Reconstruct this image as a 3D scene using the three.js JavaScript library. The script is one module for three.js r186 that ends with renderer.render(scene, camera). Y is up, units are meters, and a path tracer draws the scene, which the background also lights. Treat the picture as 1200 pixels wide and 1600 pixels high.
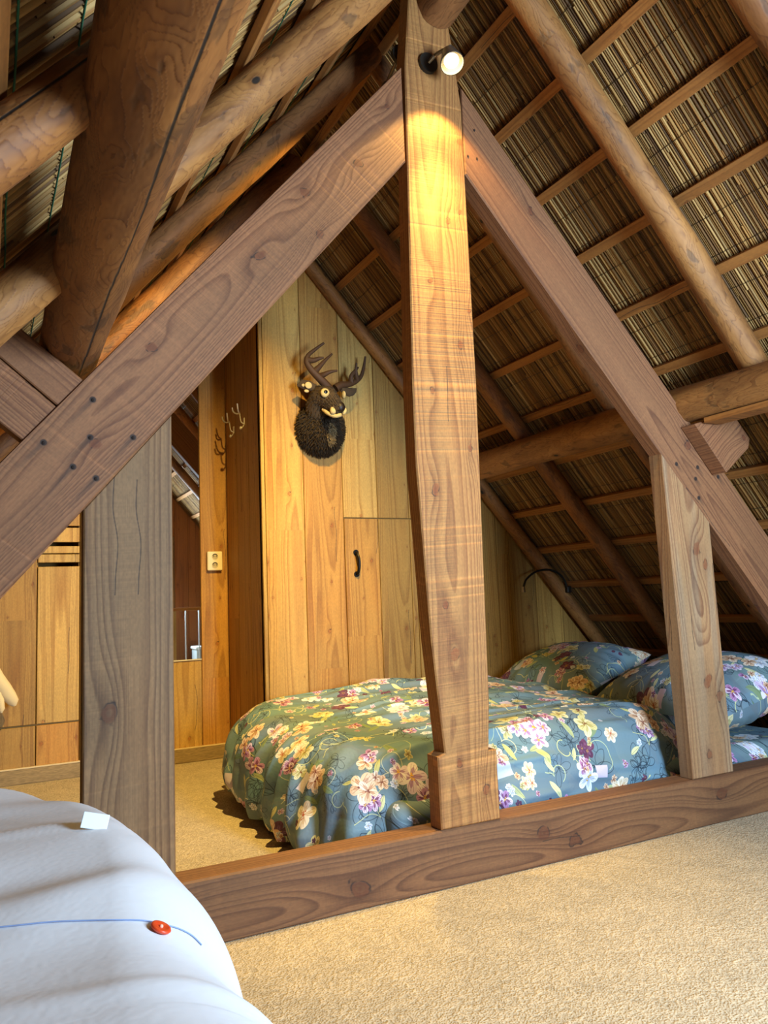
import * as THREE from 'three';
import { mergeGeometries } from 'three/addons/utils/BufferGeometryUtils.js';
import { RoundedBoxGeometry } from 'three/addons/geometries/RoundedBoxGeometry.js';
import { Brush, Evaluator, SUBTRACTION } from 'three-bvh-csg';
import { RectAreaLightUniformsLib } from 'three/addons/lights/RectAreaLightUniformsLib.js';

// ------------------------------------------------------------------ camera, sky, lights, exposure
const V = (x, y, z) => new THREE.Vector3(x, y, z);
const scene = new THREE.Scene();
const renderer = new THREE.WebGLRenderer({ antialias: true });
renderer.toneMapping = THREE.LinearToneMapping;
renderer.toneMappingExposure = 1.0;
renderer.shadowMap.enabled = true;
scene.background = new THREE.Color().setRGB(0.62, 0.8, 1.0);
RectAreaLightUniformsLib.init();

const EYE = V(-1.603, 1.05, 2.523), FOCAL = 1208.8;
const camera = new THREE.PerspectiveCamera(2 * Math.atan(800 / FOCAL) * 180 / Math.PI, 0.75, 0.05, 60);
const rad = THREE.MathUtils.degToRad;
const YAW = rad(27.38), PITCH = rad(6.436), ROLL = rad(-2.265);
const FWD = V(Math.sin(YAW) * Math.cos(PITCH), Math.sin(PITCH), -Math.cos(YAW) * Math.cos(PITCH));
const RT0 = V(Math.cos(YAW), 0, Math.sin(YAW)), UP0 = RT0.clone().cross(FWD);
const RIGHT = RT0.clone().multiplyScalar(Math.cos(ROLL)).addScaledVector(UP0, Math.sin(ROLL));
const UPV = UP0.clone().multiplyScalar(Math.cos(ROLL)).addScaledVector(RT0, -Math.sin(ROLL));
camera.position.copy(EYE);
camera.quaternion.setFromRotationMatrix(new THREE.Matrix4().makeBasis(RIGHT, UPV, FWD.clone().negate()));
scene.add(camera);
// a photograph pixel on the upright plane z = depth that the thing is fixed to
function onZ(px, py, z) {
  const d = FWD.clone().addScaledVector(RIGHT, (px - 600) / FOCAL).addScaledVector(UPV, -(py - 800) / FOCAL);
  return EYE.clone().addScaledVector(d, (z - EYE.z) / d.z);
}

// the gable window behind the camera: daylight
const WIN = { x0: 0.05, x1: 0.86, y0: 0.85, y1: 2.1, z: 3.3 };
const day = new THREE.RectAreaLight(new THREE.Color().setRGB(0.6, 0.8, 1.0), 98, WIN.x1 - WIN.x0 - 0.1, WIN.y1 - WIN.y0 - 0.1);
day.position.set((WIN.x0 + WIN.x1) / 2, (WIN.y0 + WIN.y1) / 2, WIN.z - 0.03);
day.lookAt(day.position.x, day.position.y, 0);
scene.add(day);
const LAMP_COLOR = new THREE.Color().setRGB(1.0, 0.67, 0.17);
const FRONT_SPILL = 3.0, FRONT_BEAM = 30, REAR_SPILL = 32, REAR_BEAM = 24;

// ------------------------------------------------------------------ helpers
function rng(seed) { let a = seed >>> 0; return () => { a = (a + 0x6D2B79F5) | 0; let t = Math.imul(a ^ (a >>> 15), 1 | a); t = (t + Math.imul(t ^ (t >>> 7), 61 | t)) ^ t; return ((t ^ (t >>> 14)) >>> 0) / 4294967296; }; }
const TABLE = new Float32Array(65536); { const r = rng(7); for (let i = 0; i < 65536; i++) TABLE[i] = r(); }
function noise(x, y) {
  const xi = Math.floor(x), yi = Math.floor(y); let fx = x - xi, fy = y - yi;
  fx = fx * fx * (3 - 2 * fx); fy = fy * fy * (3 - 2 * fy);
  const a = (xi & 255), b = ((xi + 1) & 255), c = (yi & 255) << 8, d = ((yi + 1) & 255) << 8;
  const t0 = TABLE[a | c] + (TABLE[b | c] - TABLE[a | c]) * fx, t1 = TABLE[a | d] + (TABLE[b | d] - TABLE[a | d]) * fx;
  return t0 + (t1 - t0) * fy;
}
const fbm = (x, y, n = 4) => { let s = 0, a = 0.5, t = 0; for (let i = 0; i < n; i++) { s += a * noise(x + 17.3 * i, y + 9.1 * i); t += a; a *= 0.5; x *= 2.03; y *= 2.03; } return s / t; };
const clamp = (v, a = 0, b = 1) => Math.min(b, Math.max(a, v));
const sstep = (a, b, x) => { const t = clamp((x - a) / (b - a)); return t * t * (3 - 2 * t); };
const lerp = (a, b, t) => a + (b - a) * t;
const hex = (h) => [(h >> 16) & 255, (h >> 8) & 255, h & 255];

const used = new Map();
function numbered(name) { const n = used.get(name) ?? 0; used.set(name, n + 1); return n ? name + '_' + String(n).padStart(3, '0') : name; }
function shadows(o) { o.castShadow = true; o.receiveShadow = true; return o; }
function thing(name, label, category, group) { const o = new THREE.Group(); o.name = numbered(name); o.userData = { label, category }; if (group) o.userData.group = group; scene.add(o); return o; }
function structure(name, label, category = 'wall') { const o = new THREE.Group(); o.name = name; o.userData = { kind: 'structure', label, category }; scene.add(o); return o; }
function part(name, geo, mat, parent, label) { const m = shadows(new THREE.Mesh(geo, mat)); m.name = name; if (label) m.userData.label = label; parent.add(m); return m; }
function single(name, geo, mat, label, category, group) { const m = shadows(new THREE.Mesh(geo, mat)); m.name = numbered(name); m.userData = { label, category }; if (group) m.userData.group = group; scene.add(m); return m; }

// ------------------------------------------------------------------ textures
function dataTex(w, h, bytes, srgb) {
  const t = new THREE.DataTexture(bytes, w, h, THREE.RGBAFormat);
  t.magFilter = THREE.LinearFilter; t.minFilter = THREE.LinearMipmapLinearFilter; t.generateMipmaps = true;
  t.wrapS = t.wrapT = THREE.RepeatWrapping; if (srgb) t.colorSpace = THREE.SRGBColorSpace; t.needsUpdate = true; return t;
}
function paint(w, h, fn) {   // fn(i, j, out) fills out = [r, g, b, height]
  const c = new Uint8Array(w * h * 4), b = new Uint8Array(w * h * 4), o = [0, 0, 0, 0];
  for (let j = 0; j < h; j++) for (let i = 0; i < w; i++) {
    fn(i, j, o); const k = (j * w + i) * 4;
    c[k] = clamp(o[0], 0, 255); c[k + 1] = clamp(o[1], 0, 255); c[k + 2] = clamp(o[2], 0, 255); c[k + 3] = 255;
    b[k] = b[k + 1] = b[k + 2] = clamp(o[3], 0, 1) * 255; b[k + 3] = 255;
  }
  return { map: dataTex(w, h, c, true), bump: dataTex(w, h, b, false) };
}
// sawn timber: length L (u) by width W (v) metres; knots [u, v, radius]; marks = nail holes with a stain [u, v, streak]
function woodTex({ w = 1024, h = 256, L = 3.6, W = 0.5, seed = 1, light, dark, knots = [], marks = [], ring = 0.011, pith = 0.12, saw = 1, fade = 0, stain = 0.12, cracks = 3 }) {
  const r = rng(seed), sx = r() * 97, sy = r() * 61, cr = [];
  for (let k = 0; k < cracks; k++) cr.push([r() * L, r() * W, 0.15 + r() * 0.45]);
  const knotC = [dark[0] * 0.95, dark[1] * 0.8, dark[2] * 0.66];
  return paint(w, h, (i, j, o) => {
    const u = i / w * L, v = j / h * W;
    const sk = u + (v - W / 2) * 0.06;
    let vv = v - W * pith / 0.24 + 0.05 * (noise(u * 0.9 + sx, v * 2 + sy) - 0.5) + 0.008 * (noise(u * 5 + sx, v * 22) - 0.5);
    const d = 0.03 + 0.09 * noise(u * 0.55 + sx * 2, sy);
    let f = Math.sqrt(vv * vv + d * d), kn = 0, edge = 0, kr = 0;
    let halo = 0;
    for (const q of knots) {
      const du = u - q[0], dv = v - q[1], R = q[2]; if (Math.abs(du) > R * 16 || Math.abs(dv) > R * 7) continue;
      f += R * 1.15 * Math.exp(-(du * du) / (R * R * 48) - (dv * dv) / (R * R * 3.6));
      const e = Math.hypot(du * 0.8 + dv * 0.2, dv) / R * (1 + 0.7 * (noise(u * 0.9 / R + q[0] * 9, v * 0.9 / R) - 0.5) + 0.2 * (noise(u * 130, v * 130) - 0.5)) * 1.15;
      halo = Math.max(halo, Math.exp(-(dv * dv) / (R * R * 1.6) - Math.abs(du) / (R * 3.5)));
      if (e < 1.3) { kn = Math.max(kn, 1 - sstep(0.85, 1.1, e)); edge = Math.max(edge, Math.exp(-((e - 0.98) ** 2) / 0.01) * sstep(0.3, 0.75, noise(Math.atan2(dv, du) * 1.3 + q[0] * 7, q[1] * 31))); kr = e; }
    }
    const n = f / ring + 2.2 * noise(f * 40 + sx, sy) + 0.8 * noise(u * 1.2 + sy, v * 4 + sx), t = n - Math.floor(n);
    let late = Math.pow(t, 2.4) * (0.6 + 0.6 * noise(Math.floor(n) * 3.7, 1.3));
    if (t > 0.9) late *= 1 - (t - 0.9) * 8;
    const fibre = noise(u * 9 + sx, v * 520), fine = noise(u * 120, v * 260 + sx), cloud = fbm(u * 2.2 + sy, v * 7 + sx, 3);
    const s1 = 0.5 + (noise(sk * 330 + 5, v * 3 + sy) - 0.5) * sstep(0.35, 0.7, noise(u * 3 + sy, v * 6)), s2 = Math.pow(noise(sk * 60 + 40, sx + v * 0.8), 9) * 1.6;
    let m = clamp(late * 0.95 + (fibre - 0.5) * 0.28 + (cloud - 0.5) * stain * 3 + halo * 0.3);
    let br = 1 + (fine - 0.5) * 0.1 + saw * ((s1 - 0.5) * 0.1 + s2 * 0.08) + (cloud - 0.5) * 0.26 - halo * 0.06;
    let crack = 0;
    for (const q of cr) { const du = u - q[0]; if (du > 0 && du < q[2]) { const dv = v - q[1] - 0.006 * (noise(u * 8, q[0] * 9) - 0.5) * 4; crack = Math.max(crack, 1 - sstep(0.0006, 0.0022, Math.abs(dv))); } }
    let R = lerp(light[0], dark[0], m) * br, G = lerp(light[1], dark[1], m) * br, B = lerp(light[2], dark[2], m) * br;
    if (kn > 0) { const q = kn * (0.2 + 0.38 * noise(kr * 8, seed * 3.1) + 0.25 * (noise(u * 110, v * 110) - 0.3)); R = lerp(R, knotC[0] * 1.2, q); G = lerp(G, knotC[1] * 1.15, q); B = lerp(B, knotC[2] * 1.1, q); }
    const blot = clamp(edge * 0.72 + crack * 0.6);
    let mk = 0;
    for (const q of marks) { const du = u - q[0], dv = v - q[1]; const e = Math.hypot(du, dv) / 0.011; mk = Math.max(mk, 1 - sstep(0.7, 1.1, e)); if (du * Math.sign(q[2]) > 0 && Math.abs(du) < Math.abs(q[2])) mk = Math.max(mk, 0.5 * (1 - Math.abs(du / q[2])) * (1 - sstep(0.003, 0.011, Math.abs(dv)))); }
    const g = 1 - Math.max(blot, mk * 0.85);
    R = lerp(28, R, g); G = lerp(18, G, g); B = lerp(14, B, g);
    if (fade) { const q = fade * sstep(0.4, 0.8, noise(u * 1.7 + 3 + sx, v * 30)); const y = (R + G + B) / 3 * 1.12; R = lerp(R, y * 1.02, q); G = lerp(G, y, q); B = lerp(B, y * 0.95, q); }
    o[0] = R; o[1] = G; o[2] = B;
    o[3] = 0.55 + saw * ((s1 - 0.5) * 0.22 - s2 * 0.3) + (late - 0.3) * 0.22 + (fibre - 0.5) * 0.16 - blot * 0.4 + kn * 0.12;
  });
}
// peeled round wood: swirling growth figure, bark remnants
function logTex(seed, light, dark, { crack = 0, w = 1024, h = 256, L = 2.6, W = 0.55 } = {}) {
  const r = rng(seed), sx = r() * 90, sy = r() * 70, kn = [];
  for (let k = 0; k < 9; k++) kn.push([r() * L, r() * W, 0.006 + r() * 0.009]);
  return paint(w, h, (i, j, o) => {
    const u = i / w * L, v = j / h * W;
    const q1 = fbm(u * 2.4 + sx, v * 9 + sy, 3), q2 = fbm(u * 3 + sy + 30, v * 11 + sx, 3);
    const f = fbm(u * 2.2 + q1 * 1.6 + sx, v * 13 + q2 * 2.2, 3) * 15, t = f - Math.floor(f);
    const line = Math.pow(t, 5), patch = sstep(0.46, 0.62, fbm(u * 4 + q2 + sx, v * 14 + sy, 4)), fine = noise(u * 60, v * 220), bark = sstep(0.66, 0.76, fbm(u * 9 + sy, v * 24 + sx, 4));
    let m = clamp(0.18 + line * 0.55 + patch * 0.3 + (fine - 0.5) * 0.22 + (q1 - 0.5) * 0.5), b = 1 + (q2 - 0.5) * 0.3, dk = bark * 0.22;
    for (const k of kn) { const e = Math.hypot((u - k[0]) * 0.6, v - k[1]) / k[2]; if (e < 2.4) { m = clamp(m + 0.5 * (1 - sstep(1.2, 2.4, e))); if (e < 1) dk = Math.max(dk, 0.75 * (1 - sstep(0.6, 1, e))); } }
    if (crack) { const cv = crack + 0.014 * (noise(u * 2.2, seed) - 0.5), e = Math.abs(v - cv) / (0.0015 + 0.0025 * noise(u * 1.6 + 7, seed)); dk = Math.max(dk, 0.8 * (1 - sstep(0.7, 1.2, e))); }
    for (let k = 0; k < 3; k++) { o[k] = lerp(light[k], dark[k], m) * b * (1 - dk); }
    o[3] = 0.5 + (t - 0.5) * 0.12 + (q2 - 0.5) * 0.5 - bark * 0.2 - dk * 0.3 + (fine - 0.5) * 0.08;
  });
}
function woodMat(tex, { color = 0xffffff, rough = 0.72, bump = 0.0016 } = {}) { return new THREE.MeshStandardMaterial({ map: tex.map, bumpMap: tex.bump, bumpScale: bump, roughness: rough, color }); }
function plain(color, rough = 0.6, metal = 0) { return new THREE.MeshStandardMaterial({ color, roughness: rough, metalness: metal }); }

// ------------------------------------------------------------------ geometry helpers
// prism: outline in x, y pushed from z0 to z1 with a small chamfer, uv in metres along the grain direction
function grainUV(geo, ang, L, W, ou = 0, ov = 0) {
  const p = geo.attributes.position, n = geo.attributes.normal, uv = new Float32Array(p.count * 2), ca = Math.cos(ang), sa = Math.sin(ang);
  for (let i = 0; i < p.count; i++) {
    const x = p.getX(i), y = p.getY(i), z = p.getZ(i), along = x * ca + y * sa, across = -x * sa + y * ca, nz = Math.abs(n.getZ(i)), na = Math.abs(n.getX(i) * ca + n.getY(i) * sa);
    if (na > 0.75) { uv[2 * i] = z / L * 0.5 + ou; uv[2 * i + 1] = across / W + ov; }
    else { uv[2 * i] = along / L + ou; uv[2 * i + 1] = (nz > 0.5 ? across : z + 0.29) / W + ov; }
  }
  geo.setAttribute('uv', new THREE.BufferAttribute(uv, 2)); return geo;
}
function prism(poly, z0, z1, { ang = Math.PI / 2, L = 3.6, W = 0.5, ou = 0, ov = 0, bevel = 0.004 } = {}) {
  const s = new THREE.Shape(poly.map((q) => new THREE.Vector2(q[0], q[1])));
  const g = new THREE.ExtrudeGeometry(s, { depth: z1 - z0 - 2 * bevel, bevelEnabled: true, bevelSize: bevel, bevelThickness: bevel, bevelOffset: -bevel, bevelSegments: 1, steps: 1 });
  g.translate(0, 0, z0 + bevel); return grainUV(g, ang, L, W, ou, ov);
}
// loft of ellipses along a path; seam where 'seamDir' points
function loft(pts, ra, rb, { seg = 14, seam = V(0, 1, 0), L = 1, W = 1, rough = 0, seed = 0, cap = true, ou = 0 } = {}) {
  const n = pts.length, pos = [], uv = [], idx = []; let s = 0;
  const avg = ra.reduce((a, b) => a + b, 0) / n, round = 2 * Math.PI * avg;
  for (let i = 0; i < n; i++) {
    const t = pts[Math.min(i + 1, n - 1)].clone().sub(pts[Math.max(i - 1, 0)]).normalize();
    const a = seam.clone().addScaledVector(t, -seam.dot(t)).normalize(), b = t.clone().cross(a);
    if (i) s += pts[i].distanceTo(pts[i - 1]);
    for (let k = 0; k <= seg; k++) {
      const th = k / seg * 2 * Math.PI, kk = k % seg, w = 1 + rough * (noise(i * 0.45 + seed * 13.1, kk * 0.9 + seed * 7.7) - 0.5);
      const p = pts[i].clone().addScaledVector(a, Math.cos(th) * ra[i] * w).addScaledVector(b, Math.sin(th) * rb[i] * w);
      pos.push(p.x, p.y, p.z); uv.push(s / L + ou, k / seg * round / W);
    }
  }
  for (let i = 0; i < n - 1; i++) for (let k = 0; k < seg; k++) { const a = i * (seg + 1) + k, b = a + seg + 1; idx.push(a, a + 1, b, b, a + 1, b + 1); }
  if (cap) for (const e of [0, n - 1]) {
    const c = pos.length / 3; pos.push(pts[e].x, pts[e].y, pts[e].z); uv.push(ou, 0); const st = pos.length / 3;
    for (let k = 0; k <= seg; k++) { const q = (e * (seg + 1) + k) * 3; pos.push(pos[q], pos[q + 1], pos[q + 2]); uv.push(ou + Math.cos(k / seg * 6.283) * avg / L, Math.sin(k / seg * 6.283) * avg / W); }
    for (let k = 0; k < seg; k++) e ? idx.push(c, st + k, st + k + 1) : idx.push(c, st + k + 1, st + k);
  }
  const g = new THREE.BufferGeometry(); g.setAttribute('position', new THREE.Float32BufferAttribute(pos, 3)); g.setAttribute('uv', new THREE.Float32BufferAttribute(uv, 2)); g.setIndex(idx); g.computeVertexNormals(); return g;
}
function logGeo(a, b, r0, r1, seed, { n = 26, wob = 0.02, seam, seg = 20, rough = 0.1, L = 2.6, W = 0.55 } = {}) {
  const pts = [], rs = []; const d = b.clone().sub(a), t = d.clone().normalize(), u = seam.clone().addScaledVector(t, -seam.dot(t)).normalize(), w = t.clone().cross(u);
  for (let i = 0; i < n; i++) { const q = i / (n - 1); pts.push(a.clone().addScaledVector(d, q).addScaledVector(w, wob * 2 * (noise(q * 4 + seed * 3.3, seed) - 0.5)).addScaledVector(u, wob * 0.5 * (noise(q * 4 + seed * 5.1, seed + 9) - 0.5))); rs.push(lerp(r0, r1, q) * (1 + 0.08 * (noise(q * 9, seed * 4.7) - 0.5))); }
  return loft(pts, rs, rs, { seg, seam, L, W, rough, seed, ou: seed * 0.37 });
}
function tube(points, r0, r1 = r0, { n = 18, seg = 8 } = {}) { const c = new THREE.CatmullRomCurve3(points), pts = [], rs = []; for (let i = 0; i < n; i++) { const q = i / (n - 1); pts.push(c.getPoint(q)); rs.push(lerp(r0, r1, q)); } return loft(pts, rs, rs, { seg, seam: V(0.13, 0.21, 0.97) }); }
function box(x0, x1, y0, y1, z0, z1, o) { return prism([[x0, y0], [x1, y0], [x1, y1], [x0, y1]], z0, z1, o); }

// ------------------------------------------------------------------ materials
const AL = Math.atan2(1.178, 1), AR = Math.atan2(-1.125, 1);
const nailAt = (list, ang, ou, ov, streak) => list.map(([x, y]) => { const p = onZ(x, y, 0), a = p.x * Math.cos(ang) + p.y * Math.sin(ang), b = -p.x * Math.sin(ang) + p.y * Math.cos(ang), m = (v, L) => ((v % L) + L) % L; return [m(a + ou, 4.2), m(b + ov * 0.5, 0.5), streak]; });
const NAILS_L = [[145, 625], [141, 684], [208, 684], [68, 692], [114, 730], [150, 748]], NAILS_R = [[1083, 686], [1057, 725], [1090, 730], [1087, 748], [1122, 745], [1092, 778]];
const tK = woodTex({ w: 2048, h: 256, seed: 3, light: hex(0xa87640), dark: hex(0x6f401d), saw: 1.5, ring: 0.012, pith: 0.13, L: 3.6, W: 0.5, cracks: 2,
  knots: [[0.43, 0.27, 0.013], [0.32, 0.16, 0.016], [0.83, 0.27, 0.022], [1.02, 0.30, 0.014], [1.46, 0.32, 0.018], [1.63, 0.15, 0.013], [1.85, 0.31, 0.012], [2.05, 0.17, 0.014], [2.3, 0.3, 0.013], [2.57, 0.2, 0.014], [2.62, 0.14, 0.01], [2.93, 0.12, 0.013], [2.2, 0.12, 0.01]] });
const tA = woodTex({ w: 2048, h: 256, seed: 5, light: hex(0x8c5e3c), dark: hex(0x55301b), saw: 1.2, ring: 0.01, pith: 0.1, L: 4.2, W: 0.5, cracks: 2, marks: nailAt(NAILS_L, AL, 1.7, -3.7, -0.13),
  knots: [[1.05, 0.2, 0.018], [2.05, 0.16, 0.02], [2.42, 0.24, 0.016], [2.95, 0.2, 0.022], [3.2, 0.1, 0.016], [3.28, 0.24, 0.02], [3.55, 0.18, 0.018], [3.85, 0.25, 0.012]] });
const tB = woodTex({ w: 2048, h: 256, seed: 8, light: hex(0x8a5c3a), dark: hex(0x56311c), saw: 0.6, ring: 0.013, pith: 0.05, L: 4.2, W: 0.5, stain: 0.18, marks: nailAt(NAILS_R, AR, 2.4, 0.1, 0.06),
  knots: [[0.7, 0.2, 0.016], [1.3, 0.3, 0.02], [2.0, 0.18, 0.018], [2.9, 0.26, 0.02]] });
const tG = woodTex({ w: 1024, h: 256, seed: 11, light: hex(0x846340), dark: hex(0x4a2e19), saw: 0.7, ring: 0.015, pith: 0.12, L: 1.8, W: 0.5, fade: 0.06,
  knots: [[0.74, 0.31, 0.027]], cracks: 3 });
const tP = woodTex({ w: 1024, h: 256, seed: 14, light: hex(0xa17a52), dark: hex(0x6c432a), saw: 0.4, ring: 0.014, pith: 0.14, L: 1.8, W: 0.5, fade: 0.25,
  knots: [[0.3, 0.3, 0.016], [0.62, 0.27, 0.028], [0.55, 0.2, 0.02], [1.15, 0.22, 0.018], [1.22, 0.27, 0.024]] });
const tT = woodTex({ w: 2048, h: 256, seed: 17, light: hex(0x7c5433), dark: hex(0x4c2c18), saw: 0.5, ring: 0.016, pith: 0.03, L: 6, W: 0.5, stain: 0.2,
  knots: [[0.9, 0.1, 0.03], [1.7, 0.15, 0.02], [2.4, 0.07, 0.032], [3.2, 0.12, 0.025], [3.35, 0.07, 0.024], [4.2, 0.12, 0.03], [5.1, 0.1, 0.02]] });
const matKing = woodMat(tK, { bump: 0.002 }), matBraceL = woodMat(tA, { bump: 0.0018 }), matBraceR = woodMat(tB, { bump: 0.0014 }), matPostL = woodMat(tG), matPostR = woodMat(tP), matTie = woodMat(tT);

const pineTex = [21, 22, 23, 24].map((s) => { const r = rng(s), k = []; for (let i = 0; i < 9; i++) k.push([r() * 2.4, 0.02 + r() * 0.22, 0.004 + r() * 0.009]); return woodTex({ w: 1024, h: 128, L: 2.4, W: 0.26, seed: s, light: hex(0xc6a058), dark: hex(0x956a2e), ring: 0.022, saw: 0.2, stain: 0.3, cracks: 1, knots: k }); });
const pineTones = [0xf0e6d0, 0xffffff, 0xf0dcc0, 0xd2cab8, 0xfff4e0];
const pineMats = []; for (const t of pineTex) for (const c of pineTones) pineMats.push(woodMat(t, { color: c, rough: 0.62, bump: 0.0007 }));
const gablePine = pineTex.map((t) => woodMat(t, { color: 0xb88a6a, rough: 0.68, bump: 0.0008 }));
const logTexs = [logTex(31, hex(0x915d2a), hex(0x5c3210), { crack: 0.25 }), logTex(32, hex(0x946338), hex(0x623c1c)), logTex(33, hex(0xa06e38), hex(0x6a401a))];
const logMats = logTexs.map((t) => woodMat(t, { rough: 0.66, bump: 0.004 }));
const battenTex = woodTex({ w: 1024, h: 64, L: 3, W: 0.12, seed: 41, light: hex(0xa06a30), dark: hex(0x764619), ring: 0.012, saw: 0.2, cracks: 2, knots: [[0.4, 0.05, 0.006], [1.7, 0.06, 0.007], [2.4, 0.02, 0.006]] });
const battenMat = woodMat(battenTex, { rough: 0.75, bump: 0.0008 });

const carpetTex = paint(1024, 1024, (i, j, o) => {
  const u = i / 1024 * 0.9, v = j / 1024 * 0.9, P = 1024;
  const wrap = (fx, fy, s) => noise(((i * fx) | 0) / 1 * 1 + s, ((j * fy) | 0) + s);
  const a = noise(i * 0.21, j * 0.21), b = noise(i * 0.09 + 40, j * 0.09), c = fbm(i * 0.012 + 9, j * 0.012, 3), d = noise(i * 0.6 + 3, j * 0.6 + 8);
  const e = 0.5 * a + 0.32 * b + 0.18 * d, br = 0.8 + 0.36 * e + 0.1 * (c - 0.5);
  o[0] = 184 * br; o[1] = 167 * br; o[2] = 140 * br; o[3] = e;
});
const carpetMat = new THREE.MeshStandardMaterial({ map: carpetTex.map, bumpMap: carpetTex.bump, bumpScale: 0.006, roughness: 0.97 });

// floral print of the bedding
function floralTexture() {
  const S = 2048, cv = document.createElement('canvas'); cv.width = cv.height = S; const g = cv.getContext('2d'), r = rng(77);
  g.fillStyle = '#6d808c'; g.fillRect(0, 0, S, S);
  const tile = (x, y, R, fn) => { for (const dx of [-S, 0, S]) for (const dy of [-S, 0, S]) { if (x + dx + R < 0 || x + dx - R > S || y + dy + R < 0 || y + dy - R > S) continue; g.save(); g.translate(x + dx, y + dy); fn(); g.restore(); } };
  const pick = (a) => a[Math.floor(r() * a.length)];
  for (let k = 0; k < 90; k++) { const x = r() * S, y = r() * S, R = 120 + r() * 160, c = pick(['rgba(88,124,142,.35)', 'rgba(120,152,150,.3)', 'rgba(104,140,160,.35)']); tile(x, y, R, () => { g.fillStyle = c; g.beginPath(); g.ellipse(0, 0, R, R * 0.6, 0.6, 0, 7); g.fill(); }); }
  // fine dark sketched sprigs
  for (let k = 0; k < 120; k++) { const x = r() * S, y = r() * S, seed = 1 + Math.floor(r() * 1e6), rot = r() * 6.3, sc = 0.7 + r() * 0.9;
    tile(x, y, 150, () => { const q = rng(seed); g.rotate(rot); g.scale(sc, sc); g.strokeStyle = 'rgba(30,44,58,.75)'; g.lineWidth = 2.4; for (let p = 0; p < 6; p++) { const a = q() * 6.3, l = 40 + q() * 50; g.beginPath(); g.moveTo(0, 0); g.bezierCurveTo(Math.cos(a - 0.6) * l * 0.7, Math.sin(a - 0.6) * l * 0.7, Math.cos(a - 0.2) * l, Math.sin(a - 0.2) * l, Math.cos(a) * l, Math.sin(a) * l); g.bezierCurveTo(Math.cos(a + 0.3) * l * 0.9, Math.sin(a + 0.3) * l * 0.9, Math.cos(a + 0.7) * l * 0.5, Math.sin(a + 0.7) * l * 0.5, 0, 0); g.stroke(); } }); }
  // pale curls
  for (let k = 0; k < 70; k++) { const x = r() * S, y = r() * S, rot = r() * 6.3, R = 25 + r() * 75, c = pick(['rgba(214,214,150,.9)', 'rgba(196,208,160,.85)', 'rgba(222,220,180,.8)']), lw = 3 + r() * 4, l2 = 0.3 + r() * 0.6;
    tile(x, y, 260, () => { g.rotate(rot); g.strokeStyle = c; g.lineWidth = lw; g.lineCap = 'round'; g.beginPath(); g.arc(0, 0, R, 0.2, 4.6); g.stroke(); g.beginPath(); g.moveTo(R, R * 0.2); g.bezierCurveTo(R * 1.2, R, R * 1.6, R * l2, R * 2.1, R * 1.2); g.stroke(); }); }
  // leaves
  for (let k = 0; k < 95; k++) { const x = r() * S, y = r() * S, rot = r() * 6.3, l = 55 + r() * 80, c = pick(['#c9c77f', '#a9b487', '#7f946f', '#d8d7a4', '#5f7a68']);
    tile(x, y, 150, () => { g.rotate(rot); g.fillStyle = c; g.beginPath(); g.moveTo(0, 0); g.bezierCurveTo(l * 0.3, -l * 0.3, l * 0.8, -l * 0.2, l, 0); g.bezierCurveTo(l * 0.7, l * 0.12, l * 0.3, l * 0.18, 0, 0); g.fill(); g.strokeStyle = 'rgba(60,70,50,.5)'; g.lineWidth = 2; g.beginPath(); g.moveTo(0, 0); g.lineTo(l * 0.9, 0); g.stroke(); }); }
  // pale cut-out patches
  for (let k = 0; k < 8; k++) { const x = r() * S, y = r() * S, rot = (r() - 0.5) * 0.3, a = 40 + r() * 50, b = 30 + r() * 30, c = pick(['#cbbfd6', '#d9cdd4', '#b9c4da']); tile(x, y, 200, () => { g.rotate(rot); g.fillStyle = c; g.fillRect(-a, -b, 2 * a, 2 * b * 0.8); }); }
  const flower = (x, y, R, rot, seed, pal) => tile(x, y, R * 1.4, () => { const q = rng(seed); g.rotate(rot); const n = 5 + Math.floor(q() * 2);
    for (let p = 0; p < n; p++) { g.save(); g.rotate(p / n * 6.283 + (q() - 0.5) * 0.3); const l = R * (0.85 + q() * 0.3), w = R * 0.52; g.fillStyle = pal[p % 2]; g.beginPath(); g.moveTo(0, 0); g.bezierCurveTo(l * 0.3, -w, l * 0.9, -w * 1.05, l, -w * 0.15); g.bezierCurveTo(l * 1.02, w * 0.5, l * 0.5, w * 0.95, 0, 0); g.fill();
      g.fillStyle = pal[2]; g.globalAlpha = 0.7; g.beginPath(); g.moveTo(0, 0); g.bezierCurveTo(l * 0.2, -w * 0.4, l * 0.55, -w * 0.35, l * 0.7, 0); g.bezierCurveTo(l * 0.5, w * 0.3, l * 0.2, w * 0.4, 0, 0); g.fill(); g.globalAlpha = 0.65; g.strokeStyle = pal[3]; g.lineWidth = 2; for (let s = -1; s <= 1; s++) { g.beginPath(); g.moveTo(0, 0); g.quadraticCurveTo(l * 0.4, s * w * 0.3, l * 0.85, s * w * 0.4); g.stroke(); } g.globalAlpha = 1; g.restore(); }
    g.fillStyle = pal[4]; for (let s = 0; s < 12; s++) { const a = q() * 6.3, d = q() * R * 0.26; g.beginPath(); g.arc(Math.cos(a) * d, Math.sin(a) * d, R * 0.05, 0, 7); g.fill(); } });
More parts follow.
